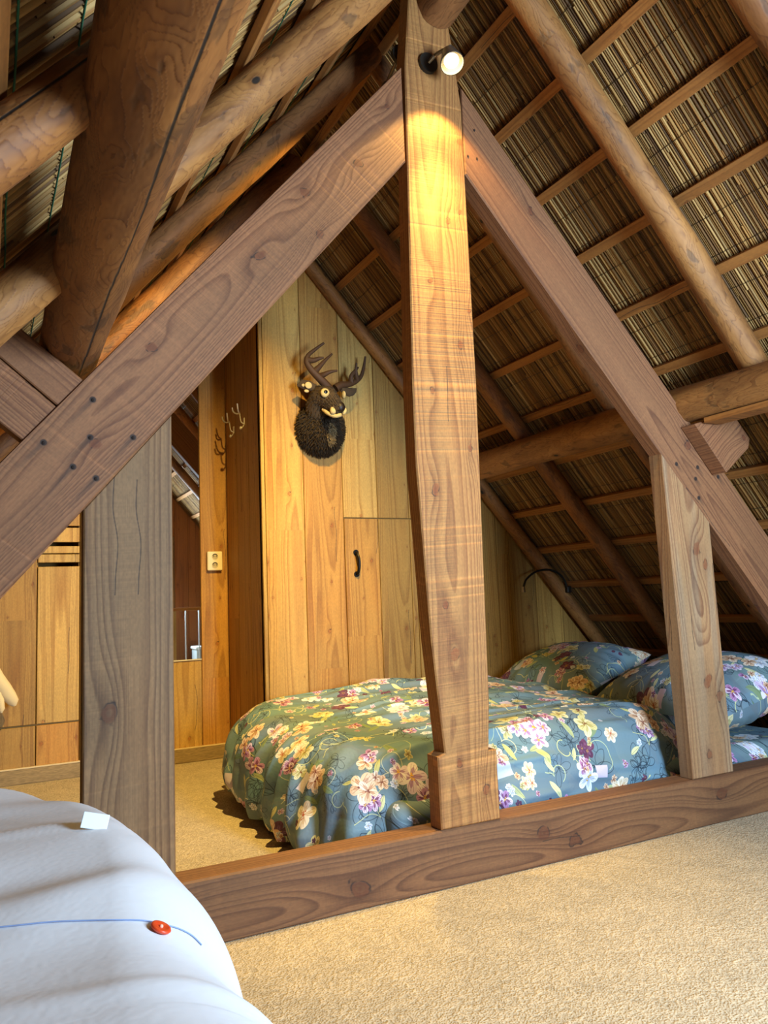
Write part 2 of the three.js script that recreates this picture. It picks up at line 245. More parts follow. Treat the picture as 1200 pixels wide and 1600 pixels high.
  const PALS = [['#e9e2ee', '#d7c6e2', '#9a6fa8', '#6d3c74', '#d9a437'], ['#6a3a5a', '#573050', '#8d6088', '#34182e', '#b08a4a'], ['#f0ead6', '#e6d6bd', '#d2b48c', '#9a6f4a', '#b5552f'], ['#eef0f2', '#dfe6ee', '#b5c2da', '#7a86b0', '#c7a24a'], ['#cfc992', '#dedab2', '#aba566', '#78703f', '#7c4f33'], ['#b98ab8', '#e3cfe6', '#6b2c5e', '#451a3d', '#e0b24a'], ['#e2c0a0', '#efd9c2', '#b98a68', '#7a4a33', '#6b2a20']];
  for (let k = 0; k < 84; k++) { const x = r() * S, y = r() * S, R = 36 + r() * 48, pal = PALS[Math.floor(Math.pow(r(), 0.9) * 7) === 1 && r() < 0.5 ? 0 : Math.floor(r() * 7)], n = 1 + Math.floor(r() * 3); for (let i = 0; i < n; i++) flower(x + (r() - 0.5) * R * 3 * (i > 0), y + (r() - 0.5) * R * 3 * (i > 0), R * (i ? 0.7 : 1), r() * 6.3, Math.floor(r() * 1e6), pal); }
  for (let k = 0; k < 110; k++) flower(r() * S, r() * S, 14 + r() * 12, r() * 6.3, Math.floor(r() * 1e6), pick(PALS));
  const t = new THREE.CanvasTexture(cv); t.colorSpace = THREE.SRGBColorSpace; t.wrapS = t.wrapT = THREE.RepeatWrapping; return t;
}
const clothBump = paint(512, 512, (i, j, o) => { const a = noise(i * 0.03, j * 0.03), c = noise(i * 0.5, j * 0.5); o[0] = o[1] = o[2] = 128; o[3] = 0.5 + 0.6 * (a - 0.5) + 0.1 * (c - 0.5); }).bump;
const floralMat = new THREE.MeshPhysicalMaterial({ map: floralTexture(), roughness: 0.62, sheen: 0.25, sheenRoughness: 0.5, bumpMap: clothBump, bumpScale: 0.006 });
const whiteMat = new THREE.MeshPhysicalMaterial({ color: 0xdcdee3, roughness: 0.6, sheen: 0.2, sheenRoughness: 0.5, bumpMap: clothBump, bumpScale: 0.0025 });

// ------------------------------------------------------------------ the shell: roof, walls, floor
const S = 1.163, CT = 0.652, ST = 0.758;              // roof pitch
const FAR = -2.93, NEAR = WIN.z, GABLE = -2.13, SIDE = -0.056;
const roofY = (x, c = 3.73) => c - S * Math.abs(x);     // 3.73: inner face of the battens

{ // floor
  const f = structure('floor', 'beige loop pile carpet over the attic floor', 'floor');
  const g = new THREE.BoxGeometry(6.8, 0.12, NEAR - FAR + 0.3, 1, 1, 1); g.translate(0, -0.06, (NEAR + FAR) / 2);
  const p = g.attributes.position, uv = g.attributes.uv; for (let i = 0; i < p.count; i++) uv.setXY(i, p.getX(i) / 0.9, p.getZ(i) / 0.9);
  part('carpet', g, carpetMat, f);
}
const strawMat = plain(0x9a7238, 0.95);
const reedMat = new THREE.MeshStandardMaterial({ vertexColors: true, roughness: 0.78 });
const wireMat = plain(0x3a3020, 0.5, 0.3), greenMat = plain(0x1f5a3c, 0.8);
function roofSide(side) {
  const right = side > 0, o = structure(right ? 'ceiling_right' : 'ceiling_left', right ? 'reed matting and battens of the roof slope above the floral bed' : 'reed matting and battens of the roof slope above the white bed', 'ceiling');
  const z0 = FAR - 0.1, z1 = NEAR + 0.05;
  const poly = [[0, 3.815], [side * 3.32, 3.815 - S * 3.32], [side * 3.32, 4.05 - S * 3.32], [0, 4.05]]; if (!right) poly.reverse();
  part('thatch', prism(poly.map(([x, y]) => [x, y]), z0, z1, { bevel: 0.001 }), strawMat, o, 'straw thatch behind the reeds');
  // reeds run down the slope
  const q = rng(right ? 51 : 52), pos = [], col = [], idx = [];
  const down = V(side * CT, -ST, 0), outw = V(side * ST, CT, 0);       // along the slope, away from the room
  const zs = right ? GABLE - 0.06 : FAR; let z = zs;
  const pals = [[0.43, 0.205, 0.045], [0.5, 0.255, 0.06], [0.32, 0.14, 0.027], [0.6, 0.35, 0.11], [0.18, 0.08, 0.018], [0.42, 0.215, 0.05]];
  while (z < z1) {
    const d = 0.006 + q() * 0.005; let s = -0.1 - q() * 0.4; const gap = q() < 0.07 ? 0.006 : 0.0012;
    while (s < 4.95) {
      const len = 0.7 + q() * 1.1, e = Math.min(s + len, 5.0), c = pals[Math.floor(q() * pals.length)], br = 0.42 + q() * 0.36, lift = q() * 0.006, sk = (q() - 0.5) * 0.012, b0 = pos.length / 3, N = 3;
      for (let k = 0; k <= N; k++) {
        const ss = lerp(Math.max(s, 0), e, k / N), zz = z + sk * (k / N) + (q() - 0.5) * 0.0016, base = V(0, 3.80, zz).addScaledVector(down, ss).addScaledVector(outw, -lift), r = d / 2, nb = 0.9 + q() * 0.2;
        for (const [a, h] of [[-1, 0], [-0.7, 0.75], [0, 1.05], [0.7, 0.75], [1, 0]]) { const p = base.clone().addScaledVector(outw, -h * r * 1.6); pos.push(p.x, p.y, p.z + a * r); col.push(c[0] * br * nb, c[1] * br * nb, c[2] * br * nb); }
      }
      for (let k = 0; k < N; k++) for (let m = 0; m < 4; m++) { const a = b0 + k * 5 + m, b = a + 5; idx.push(a, b, a + 1, b, b + 1, a + 1); }
      s = e + 0.002;
    }
    z += d + gap;
  }
  const rg = new THREE.BufferGeometry(); rg.setAttribute('position', new THREE.Float32BufferAttribute(pos, 3)); rg.setAttribute('color', new THREE.Float32BufferAttribute(col, 3)); rg.setIndex(idx); rg.computeVertexNormals();
  part('reed_mat', rg, reedMat, o, 'yellow brown reeds laid side by side').userData.kind = 'stuff';
  // binding wires across the reeds
  const wires = [];
  for (let s = 0.12; s < 4.9; s += 0.165) { const pts = []; for (let k = 0; k <= 60; k++) { const zz = lerp(zs, z1 - 0.1, k / 60); pts.push(V(0, 3.80, zz).addScaledVector(down, s + 0.012 * (noise(k * 0.4, s * 20) - 0.5)).addScaledVector(outw, -0.0135)); } const rr = pts.map(() => right ? 0.0013 : 0.0022); wires.push(loft(pts, rr, rr, { seg: 5, cap: false, seam: outw })); }
  part('binding_wire', mergeGeometries(wires), right ? wireMat : greenMat, o, right ? 'thin dark wire' : 'green twine').userData.kind = 'stuff';
  // battens along the room
  for (let k = -2; k <= 11; k++) {
    const x = 0.491 + 0.2215 * k; if (x < 0.02) continue;
    const g = new RoundedBoxGeometry(0.048, 0.026, z1 - zs - 0.04, 1, 0.003), p = g.attributes.position, uv = g.attributes.uv, n = g.attributes.normal;
    for (let i = 0; i < p.count; i++) uv.setXY(i, p.getZ(i) / 3 + k * 0.31, (Math.abs(n.getY(i)) > 0.5 ? p.getX(i) : p.getY(i) + 0.06) / 0.12 + k * 0.17);
    g.rotateZ(-side * Math.atan(S)); g.translate(side * x, roofY(x), (zs + z1) / 2); g.translate(side * ST * 0.013, CT * 0.013, 0);
    part('batten', g, battenMat, o);
  }
  return o;
}
roofSide(1); roofSide(-1);

let plankCount = 0;
function plank(parent, x0, x1, y0, top, z, { mats = pineMats, name = 'plank', t = 0.022, m } = {}) {
  const k = plankCount++, y1 = Array.isArray(top) ? top : [top, top], g = 0.0016;
  const geo = prism([[x0 + g, y0], [x1 - g, y0], [x1 - g, y1[1]], [x0 + g, y1[0]]], z - t, z, { L: 2.4, W: 0.26, ou: (k * 0.37) % 1, ov: -((x0 + x1) / 2) / 0.26 + 0.5, bevel: 0.0025 });
  return part(name, geo, mats[m ?? (k * 7 + 3) % mats.length], parent);
}
const rise = (x0, x1, c = 3.74) => [roofY(x0, c), roofY(x1, c)];
{ // closet front with the deer head (gable wall beside the bed) and its dark side
  const w = structure('wall_back', 'upright pine planks of the closet front behind the floral bed');
  part('backing', prism([[SIDE - 0.0, 0], [3.2, 0], [3.2, 0.01], [0, 3.77], [SIDE, roofY(SIDE, 3.77)]], GABLE - 0.06, GABLE - 0.024, {}), plain(0x9c7744, 0.9), w);
  const xs = [SIDE + 0.022, 0.227, 0.504];
  plank(w, SIDE - 0.004, SIDE + 0.022, 0, 3.66, GABLE + 0.001, { m: 1 });
  for (let i = 0; i < 2; i++) plank(w, xs[i], xs[i + 1], 0, rise(xs[i], xs[i + 1]), GABLE, { m: [4, 2][i] });
  [[0.504, 0.759, 6], [0.759, 1.0, 3], [1.0, 1.045, 8]].forEach(([a, b, m]) => { plank(w, a, b, 1.6, rise(a, b), GABLE, { m }); plank(w, a, b, 0, 0.465, GABLE, { m }); });
  const rs = [1.045, 1.28, 1.5, 1.72, 1.83, 2.06, 2.3, 2.56, 2.85, 3.15]; for (let i = 0; i < rs.length - 1; i++) plank(w, rs[i], rs[i + 1], 0, rise(rs[i], rs[i + 1]), GABLE, { m: [13, 3, 18, 3, 8, 10, 13, 3, 8][i] });
  const d = structure('door_1', 'low plank door with black pull handle in the closet front', 'door');
  [[0.506, 0.759, 7], [0.759, 1.0, 3], [1.0, 1.043, 8]].forEach(([a, b, m]) => plank(d, a, b, 0.47, 1.592, GABLE + 0.001, { m }));
  const hp = [V(0.582, 1.362, GABLE), V(0.582, 1.362, GABLE + 0.02), V(0.584, 1.338, GABLE + 0.036), V(0.588, 1.295, GABLE + 0.042), V(0.585, 1.25, GABLE + 0.036), V(0.583, 1.226, GABLE + 0.02), V(0.583, 1.226, GABLE)];
  const iron = plain(0x15110e, 0.4, 0.6);
  const h = part('handle', tube(hp, 0.010, 0.010, { n: 26, seg: 10 }), iron, d, 'black iron pull handle');
  for (const y of [1.366, 1.222]) { const c = new THREE.CylinderGeometry(0.019, 0.019, 0.008, 16); c.rotateX(Math.PI / 2); c.translate(0.583, y, GABLE + 0.004); part('handle_foot', c, iron, h); }

  const s = structure('wall_closet_side', 'plank side of the closet with two coat hooks');
  const zz = [GABLE - 0.024, -2.4, -2.67, FAR];
  for (let i = 0; i < 3; i++) { const g = prism([[-zz[i] + 0.0015, 0], [-zz[i + 1] - 0.0015, 0], [-zz[i + 1] - 0.0015, 3.66], [-zz[i] + 0.0015, 3.66]], SIDE, SIDE + 0.022, { L: 2.4, W: 0.26, ou: 0.3 * i, bevel: 0.003 }); g.rotateY(Math.PI / 2); part('plank', g, pineMats[[2, 7, 12][i]], s); }
}
{ // far wall with mirror, socket and hatch
  const w = structure('wall_far', 'pine plank wall at the far end with a tall mirror');
  { // the backing leaves a cupboard recess open behind the slatted boards
    const sh = new THREE.Shape([[-3.2, 0], [0.2, 0], [0.2, roofY(0.2, 3.76)], [0, 3.76], [-3.2, 0.04]].map(([a, b]) => new THREE.Vector2(a, b)));
    sh.holes.push(new THREE.Path([[-1.3, 1.3], [-1.3, 1.64], [-1.055, 1.64], [-1.055, 1.3]].map(([a, b]) => new THREE.Vector2(a, b))));
    const g = new THREE.ExtrudeGeometry(sh, { depth: 0.046, bevelEnabled: false }); g.translate(0, 0, FAR - 0.07); const bm = plain(0x9c7744, 0.9); part('backing', g, bm, w);
    const cv = []; for (const q of [[-1.33, -1.3, 1.27, 1.67], [-1.055, -1.025, 1.27, 1.67], [-1.3, -1.055, 1.27, 1.3], [-1.3, -1.055, 1.64, 1.67]]) cv.push(box(q[0], q[1], q[2], q[3], FAR - 0.5, FAR - 0.07, { bevel: 0.001 }));
    cv.push(box(-1.33, -1.025, 1.27, 1.67, FAR - 0.53, FAR - 0.5, { bevel: 0.001 })); part('cupboard_recess', mergeGeometries(cv), bm, w);
  }
  const L = (a, b, y0, top, m) => plank(w, a, b, y0, top ?? rise(a, b), FAR, { m });
  L(-0.253, SIDE, 0.1, null, 2); L(-0.56, -0.253, 0.1, 0.685, 6); L(-0.56, -0.253, 2.81, null, 3); L(-0.80, -0.56, 0.1, null, 8); L(-1.035, -0.80, 0.1, null, 12);
  L(-1.047, -1.035, 0.1, 2.3, 3);
  L(-1.303, -1.05, 0.1, 0.345, 12); L(-1.303, -1.05, 0.355, 1.345, 11); L(-1.303, -1.05, 1.372, 1.425, 6); L(-1.303, -1.05, 1.432, 1.478, 1); L(-1.303, -1.05, 1.505, 1.6, 6); L(-1.303, -1.05, 1.612, rise(-1.303, -1.05), 12);
  L(-1.56, -1.306, 0.1, 0.345, 13); L(-1.56, -1.306, 0.355, rise(-1.56, -1.306), 13);
  const xs = [-1.56, -1.82, -2.08, -2.34, -2.6, -2.86, -3.1]; for (let i = 0; i < 6; i++) L(xs[i + 1], xs[i], 0.1, rise(xs[i + 1], xs[i]), (i * 5 + 3) % 20);
  const b = structure('baseboard_far', 'low beige skirting strip along the far plank wall', 'baseboard');
  part('strip', box(-3.1, SIDE, 0, 0.092, FAR - 0.02, FAR + 0.012, { ang: 0 }), new THREE.MeshStandardMaterial({ map: carpetTex.map, color: 0xcfc3ab, roughness: 0.9 }), b);
  part('edge', box(-3.1, SIDE, 0.092, 0.101, FAR - 0.02, FAR + 0.013, { ang: 0, bevel: 0.001 }), plain(0xd6bf93, 0.6), b);
}
{ // gable behind the camera, with the window that lights the room
  const w = structure('wall_window', 'dark plank gable wall with a window, behind the photographer');
  const s = new THREE.Shape([[-3.25, 0], [3.25, 0], [0, 3.8]].map(([a, b]) => new THREE.Vector2(a, b)));
  s.holes.push(new THREE.Path([[WIN.x0, WIN.y0], [WIN.x0, WIN.y1], [WIN.x1, WIN.y1], [WIN.x1, WIN.y0]].map(([a, b]) => new THREE.Vector2(a, b))));
  const g = new THREE.ExtrudeGeometry(s, { depth: 0.12, bevelEnabled: false }); g.translate(0, 0, NEAR + 0.03); part('backing', g, plain(0x8a6a48, 0.9), w);
  for (let x = -3.1; x < 3.1; x += 0.2) {
    const a = x, b = Math.min(x + 0.2, 3.1); const t = rise(a, b, 3.72); if (a < 0 && b > 0) t[0] = t[1] = Math.min(...t);
    const seg = b > WIN.x0 && a < WIN.x1 ? [[0, Math.min(WIN.y0, ...t)], [WIN.y1, t]] : [[0, t]];
    for (const [y0, tp] of seg) { if ((Array.isArray(tp) ? Math.max(...tp) : tp) - y0 < 0.06) continue; const g2 = prism([[a + 0.0015, y0], [b - 0.0015, y0], [b - 0.0015, Array.isArray(tp) ? Math.max(tp[1], y0 + 0.02) : tp], [a + 0.0015, Array.isArray(tp) ? Math.max(tp[0], y0 + 0.02) : tp]], NEAR, NEAR + 0.022, { L: 2.4, W: 0.26, ou: x * 0.7, bevel: 0.002 }); part('plank', g2, gablePine[Math.abs(Math.round(x * 5)) % 4], w); }
  }
  const wd = structure('window_1', 'white framed gable window behind the photographer', 'window');
  const fm = plain(0xe8e6e0, 0.5), T = 0.05, c = (WIN.x0 + WIN.x1) / 2;
  for (const q of [[WIN.x0, WIN.x0 + T, WIN.y0, WIN.y1], [WIN.x1 - T, WIN.x1, WIN.y0, WIN.y1], [WIN.x0 + T, WIN.x1 - T, WIN.y0, WIN.y0 + T], [WIN.x0 + T, WIN.x1 - T, WIN.y1 - T, WIN.y1]]) part('window_frame', box(q[0], q[1], q[2], q[3], NEAR + 0.03, NEAR + 0.1), fm, wd);
  part('pane', box(WIN.x0 + T, WIN.x1 - T, WIN.y0 + T, WIN.y1 - T, NEAR + 0.06, NEAR + 0.066, { bevel: 0.0005 }), new THREE.MeshPhysicalMaterial({ color: 0xffffff, transmission: 1, roughness: 0, thickness: 0 }), wd, 'clear glass pane');
}

// ------------------------------------------------------------------ the truss
{
  const t = thing('timber_truss', 'sawn timber truss with king post, two braces, short posts and floor beam', 'truss');
  const D = -0.082, aR = Math.atan2(-1.125, 1), aL = Math.atan2(1.178, 1);
  part('tie_beam', box(-2.85, 2.85, 0.0, 0.205, -0.12, 0.0, { ang: 0, L: 6, W: 0.5, ou: 0.475, bevel: 0.006 }), matTie, t);
  part('king_post', prism([[-0.112, 0.207], [0.149, 0.207], [0.149, 0.463], [0.113, 0.466], [0.127, 0.64], [0.147, 1.9], [0.145, 3.1], [0.09, 3.56], [-0.083, 3.56], [-0.12, 3.2], [-0.128, 2.8], [-0.15, 1.85], [-0.15, 1.55], [-0.119, 0.89], [-0.083, 0.478], [-0.114, 0.466]], D, 0.001, { L: 3.6, W: 0.5, ov: 0.5, bevel: 0.005 }), matKing, t);
  const bl = (x) => 2.79 - 1.182 * (Math.abs(x) - 0.13), br = (x) => 2.80 - 1.125 * (x - 0.145);
  part('brace', prism([[-0.135, 3.195], [-2.66, 0.21], [-2.31, 0.21], [-0.135, bl(-0.135)]], D, -0.001, { ang: aL, L: 4.2, W: 0.5, ou: 1.7 / 4.2, ov: -3.7, bevel: 0.006 }), matBraceL, t, 'wide reddish brace with rusty nail stains');
  // the other brace: its lower front edge is chamfered from the short post downwards
  const bg = prism([[0.149, 2.797], [2.44, 0.21], [2.79, 0.21], [0.149, 3.185]], D, -0.001, { ang: aR, L: 4.2, W: 0.5, ov: 0.1, bevel: 0.006 });
  const ax = V(Math.cos(aR), Math.sin(aR), 0), px = V(-Math.sin(aR), Math.cos(aR), 0), p0 = V(1.135, br(1.135), 0);   // along and across the brace
  const wv = [[0, 0, 0.05], [0, 0.13, 0.05], [0, 0.13, 0.0], [0, 0, -0.05]].map(([, b, c]) => p0.clone().addScaledVector(px, b - 0.01).setZ(c)), we = wv.map((v) => v.clone().addScaledVector(ax, 2.2));
  wv[2].addScaledVector(ax, 0.035); wv[1].addScaledVector(ax, 0.035); wv[3].addScaledVector(ax, -0.03); wv[0].addScaledVector(ax, -0.03);
  const wp = [], quad = (a, b, c, d) => { for (const v of [a, b, c, a, c, d]) wp.push(v.x, v.y, v.z); };
  quad(wv[0], wv[3], wv[2], wv[1]); quad(we[0], we[1], we[2], we[3]); for (let k = 0; k < 4; k++) { const m = (k + 1) % 4; quad(wv[k], wv[m], we[m], we[k]); }
  const wg = new THREE.BufferGeometry(); wg.setAttribute('position', new THREE.Float32BufferAttribute(wp, 3)); wg.computeVertexNormals(); wg.setAttribute('uv', new THREE.Float32BufferAttribute(new Float32Array(wp.length / 3 * 2), 2));
  const ev = new Evaluator(); ev.useGroups = false; const cut = ev.evaluate(new Brush(bg), new Brush(wg), SUBTRACTION).geometry; grainUV(cut, aR, 4.2, 0.5, 2.4 / 4.2, 0.1);
  part('brace', cut, matBraceR, t, 'reddish brown brace with dark nail holes');
  part('post', prism([[-1.336, 0.207], [-1.065, 0.207], [-1.067, bl(-1.067) - 0.002], [-1.336, bl(-1.336) - 0.002]], D, -0.004, { L: 1.8, W: 0.5, ov: 0.1 }), matPostL, t, 'weathered grey brown short post with one large knot');
  part('post', prism([[1.19, 0.207], [1.448, 0.207], [1.431, br(1.431) - 0.002], [1.152, br(1.152) - 0.002]], D, -0.003, { L: 1.8, W: 0.5, ov: 0.2 }), matPostR, t, 'pale planed short post with knots');
  // chocks that hold the purlins
  const bc = (px, py) => { const p = onZ(px, py, 0.085); return [p.x, p.y]; };
  part('chock', prism([bc(1086, 662), bc(1145, 645), bc(1172, 685), bc(1170, 700), bc(1136, 738)].reverse(), 0.0, 0.085, { ang: 0.7, L: 1.8, W: 0.5 }), matBraceR, t, 'brown wooden chock under the purlin');
  part('chock', prism([[-1.327, 1.765], [-1.402, 1.677], [-1.60, 1.845], [-1.525, 1.925]].reverse(), -0.085, -0.012, { ang: 2.45, L: 1.8, W: 0.5 }), matBraceR, t, 'brown chock board behind the brace');
  part('chock', prism([[-1.405, 1.672], [-1.499, 1.562], [-1.68, 1.71], [-1.60, 1.84]].reverse(), -0.085, -0.012, { ang: 2.45, L: 1.8, W: 0.5, ov: 0.4 }), matBraceL, t, 'brown chock board behind the brace');
  // nails with their dark heads
  const nailM = plain(0x24160f, 0.9);
  for (const [px, py] of [...NAILS_L, [741, 204], [745, 248], [731, 244]]) { const p = onZ(px, py, 0), c = new THREE.SphereGeometry(0.0045, 10, 6); c.scale(1, 1.3, 0.35); c.translate(p.x, p.y, 0.001); part('nail', c, nailM, t); }
}

// ------------------------------------------------------------------ round timber: purlins, ridge log, rafter poles
single('purlin_log', logGeo(V(1.362, 1.91, FAR + 0.82), V(1.37, 1.915, NEAR), 0.088, 0.086, 3, { wob: 0.012, seam: V(0.7, 0.7, 0), seg: 28, n: 40 }), logMats[2], 'thick peeled log purlin crossing behind the brace above the floral bed', 'log');
single('purlin_board', box(1.325, 1.43, 1.797, 1.822, 0.1, NEAR - 0.01, { ang: 0, L: 2.4, W: 0.26 }), battenMat, 'flat board under the log purlin above the floral bed, before the truss', 'board');
single('purlin_log', logGeo(V(-1.365, 1.905, FAR), V(-1.375, 1.93, NEAR), 0.086, 0.1, 5, { wob: 0.012, seam: V(-0.7, 0.7, 0), seg: 30, n: 40 }), logMats[0], 'thick cracked log purlin overhead, resting on the chock boards', 'log');
single('ridge_log', logGeo(V(0.035, 3.5, 0.003), V(0.02, 3.52, NEAR), 0.085, 0.09, 7, { wob: 0.01, seam: V(0, 1, 0), seg: 22 }), logMats[1], 'round ridge log ending on top of the king post', 'log');
{
  const list = [
    [1, 1.85, 0.06, 'rafter pole of the bed side slope, beside the railing'], [1, 1.05, 0.062, 'round rafter pole high on the bed side slope, towards the window'], [1, 0.335, 0.062, 'knotty round rafter pole in front of the truss, above the reeds'], [1, -0.5, 0.052, 'round rafter pole just behind the brace over the floral bed'], [1, -1.34, 0.055, 'round rafter pole running down to the floral pillows'], [1, -2.07, 0.048, 'dark rafter pole lying against the closet front'],
    [-1, 2.0, 0.06, 'rafter pole above the pillow end of the white bed'], [-1, 1.21, 0.05, 'rafter pole with a large open knot beside the log purlin'], [-1, 0.46, 0.064, 'thick rafter pole passing over the log purlin before the truss'], [-1, -0.48, 0.062, 'grey brown rafter pole right behind the wide nailed brace'], [-1, -1.46, 0.07, 'rafter pole lit golden yellow from below behind the wide brace'], [-1, -2.2, 0.06, 'rafter pole above the passage to the mirror'], [-1, -2.82, 0.06, 'last rafter pole against the far plank wall']];
  list.forEach(([side, z, r, label], i) => {
    const x0 = side < 0 && z < -2 ? 0.11 : 0.03, c = 3.728 - r / CT, a = V(side * x0, c - S * x0, z), b = V(side * 3.08, c - S * 3.08, z + 0.02);
    single('rafter_pole', logGeo(a, b, r * 0.96, r * 1.04, i + 11, { wob: 0.03, seam: V(side * ST, CT, 0), seg: 18, n: 40, rough: 0.12 }), logMats[(i * 2 + 1) % 3], label, 'rafter', 'rafter poles');
  });
}

// ------------------------------------------------------------------ lamps
const brass = plain(0x8a8478, 0.35, 0.8), lampBlack = plain(0x2a2620, 0.5, 0.2);
function spotLamp(at, wallZ, dir, label, cones, aim) {
  const t = thing('spotlight', label, 'lamp', 'spotlights on the king post');
  t.position.copy(at);
  const d = dir.clone().normalize(), qn = new THREE.Quaternion().setFromUnitVectors(V(0, -1, 0), d), back = wallZ - at.z, sg = Math.sign(back);
  const plate = new THREE.CylinderGeometry(0.042, 0.042, 0.018, 24); plate.rotateX(Math.PI / 2); plate.translate(-0.035, 0.06, back - sg * 0.009); part('mounting_plate', plate, lampBlack, t);
  part('arm', tube([V(-0.035, 0.06, back - sg * 0.016), V(-0.02, 0.075, back * 0.6), V(0, 0.062, 0)], 0.008, 0.008, { n: 12 }), brass, t);
  const cup = new THREE.LatheGeometry([[0, 0.072], [0.022, 0.072], [0.03, 0.06], [0.036, 0.03], [0.046, -0.005], [0.048, -0.02], [0.045, -0.02], [0.042, -0.004], [0.032, 0.03], [0.0, 0.04]].map(([a, b]) => new THREE.Vector2(a, b)), 28); cup.applyQuaternion(qn); part('shade', cup, brass, t);
  const bulb = new THREE.SphereGeometry(0.03, 20, 14); bulb.scale(1, 0.6, 1); bulb.translate(0, 0.0, 0); bulb.applyQuaternion(qn);
  part('bulb', bulb, new THREE.MeshStandardMaterial({ color: 0xfff2cc, emissive: new THREE.Color().setRGB(1, 0.8, 0.42), emissiveIntensity: 14, roughness: 0.4 }), t, 'glowing bulb');
  for (const [cd, angle, pen] of cones) { const l = new THREE.SpotLight(LAMP_COLOR, cd, 0, angle, pen, 2); l.position.copy(d).multiplyScalar(0.026); l.target.position.copy(aim.clone().normalize().multiplyScalar(2)); l.castShadow = true; l.shadow.radius = 1.2; t.add(l, l.target); }
  return t;
}
spotLamp(V(0.02, 3.176, 0.13), 0.0, V(-0.12, -0.9, 0.42), 'small lit spotlight on the front of the king post', [[FRONT_SPILL, rad(50), 0.14], [FRONT_BEAM, rad(27), 1]], V(-0.02, -1, 0.01));
spotLamp(V(-0.05, 3.26, -0.3), -0.082, V(-0.1, -0.9, -0.3), 'spotlight behind the king post, shining on the closet front', [[REAR_SPILL, rad(50), 0.5], [REAR_BEAM, rad(36), 1]], V(-0.24, -1, -0.58));

// ------------------------------------------------------------------ small things on the walls
{ // mirror
  const m = thing('wall_mirror', 'tall narrow frameless mirror on the far plank wall beside the socket', 'mirror');
  part('glass', box(-0.555, -0.257, 0.69, 2.803, FAR + 0.0005, FAR + 0.006, { bevel: 0.001 }), new THREE.MeshStandardMaterial({ color: 0xdfe3e0, metalness: 1, roughness: 0.015 }), m);
  const e = plain(0xd9d2c0, 0.4); part('edge', box(-0.557, -0.255, 0.682, 0.69, FAR + 0.0005, FAR + 0.009, { bevel: 0.001 }), e, m); part('edge', box(-0.557, -0.255, 2.803, 2.81, FAR + 0.0005, FAR + 0.009, { bevel: 0.001 }), e, m);
}
{ // double socket
  const s = thing('wall_socket', 'cream double power socket on the far plank wall', 'socket'), cream = plain(0xe9dcb8, 0.45), dk = plain(0x2b261c, 0.6);
  const g = new RoundedBoxGeometry(0.108, 0.136, 0.03, 3, 0.008); g.translate(-0.157, 1.367, FAR + 0.015); part('faceplate', g, cream, s);
  for (const y of [1.398, 1.338]) {
    const well = new THREE.LatheGeometry([[0.0, -0.012], [0.019, -0.012], [0.02, 0.001], [0.023, 0.003], [0.024, 0]].map(([a, b]) => new THREE.Vector2(a, b)), 24); well.rotateX(Math.PI / 2); well.translate(-0.157, y, FAR + 0.0305);
    const w = part('socket_well', well, cream, s);
    const cup = new THREE.CylinderGeometry(0.0195, 0.0195, 0.002, 20); cup.rotateX(Math.PI / 2); cup.translate(-0.157, y, FAR + 0.031); part('recess', cup, plain(0xb9ab86, 0.6), w);
    for (const dx of [-0.009, 0.009]) { const h = new THREE.CylinderGeometry(0.0034, 0.0034, 0.002, 10); h.rotateX(Math.PI / 2); h.translate(-0.157 + dx, y, FAR + 0.0325); part('pin_hole', h, dk, w); }
    const arc = new THREE.TorusGeometry(0.0165, 0.003, 6, 16, Math.PI * 0.8); arc.rotateZ(0.3); arc.translate(-0.157, y, FAR + 0.032); part('contact', arc, dk, w);
  }
}
{ // coat hooks on the closet side
  const chrome = plain(0xe6e2d8, 0.3, 0.6);
  [[-2.47, 2.34, 'chrome double coat hook on the closet side, next to the corner board'], [-2.72, 2.335, 'chrome double coat hook on the closet side, next to the far wall']].forEach(([z, y, label]) => {
    const h = thing('coat_hook', label, 'hook', 'coat hooks on the closet side');
    const pl = new RoundedBoxGeometry(0.006, 0.05, 0.022, 2, 0.002); pl.translate(SIDE - 0.003, y - 0.055, z); part('plate', pl, chrome, h);
    part('stem', tube([V(SIDE - 0.004, y - 0.07, z), V(SIDE - 0.022, y - 0.06, z), V(SIDE - 0.03, y - 0.02, z), V(SIDE - 0.032, y + 0.0, z)], 0.004), chrome, h);
    part('prong', tube([V(SIDE - 0.032, y, z), V(SIDE - 0.05, y + 0.004, z - 0.03), V(SIDE - 0.062, y + 0.025, z - 0.055), V(SIDE - 0.066, y + 0.05, z - 0.06)], 0.005), chrome, h);
    part('prong', tube([V(SIDE - 0.032, y, z), V(SIDE - 0.05, y + 0.004, z + 0.03), V(SIDE - 0.062, y + 0.025, z + 0.055), V(SIDE - 0.066, y + 0.05, z + 0.06)], 0.005), chrome, h);
    const kb = new THREE.SphereGeometry(0.011, 12, 8); kb.translate(SIDE - 0.026, y - 0.1, z); part('knob', kb, chrome, h); part('knob_stem', tube([V(SIDE - 0.003, y - 0.075, z), V(SIDE - 0.015, y - 0.095, z), V(SIDE - 0.024, y - 0.1, z)], 0.004), chrome, h);
  });
}
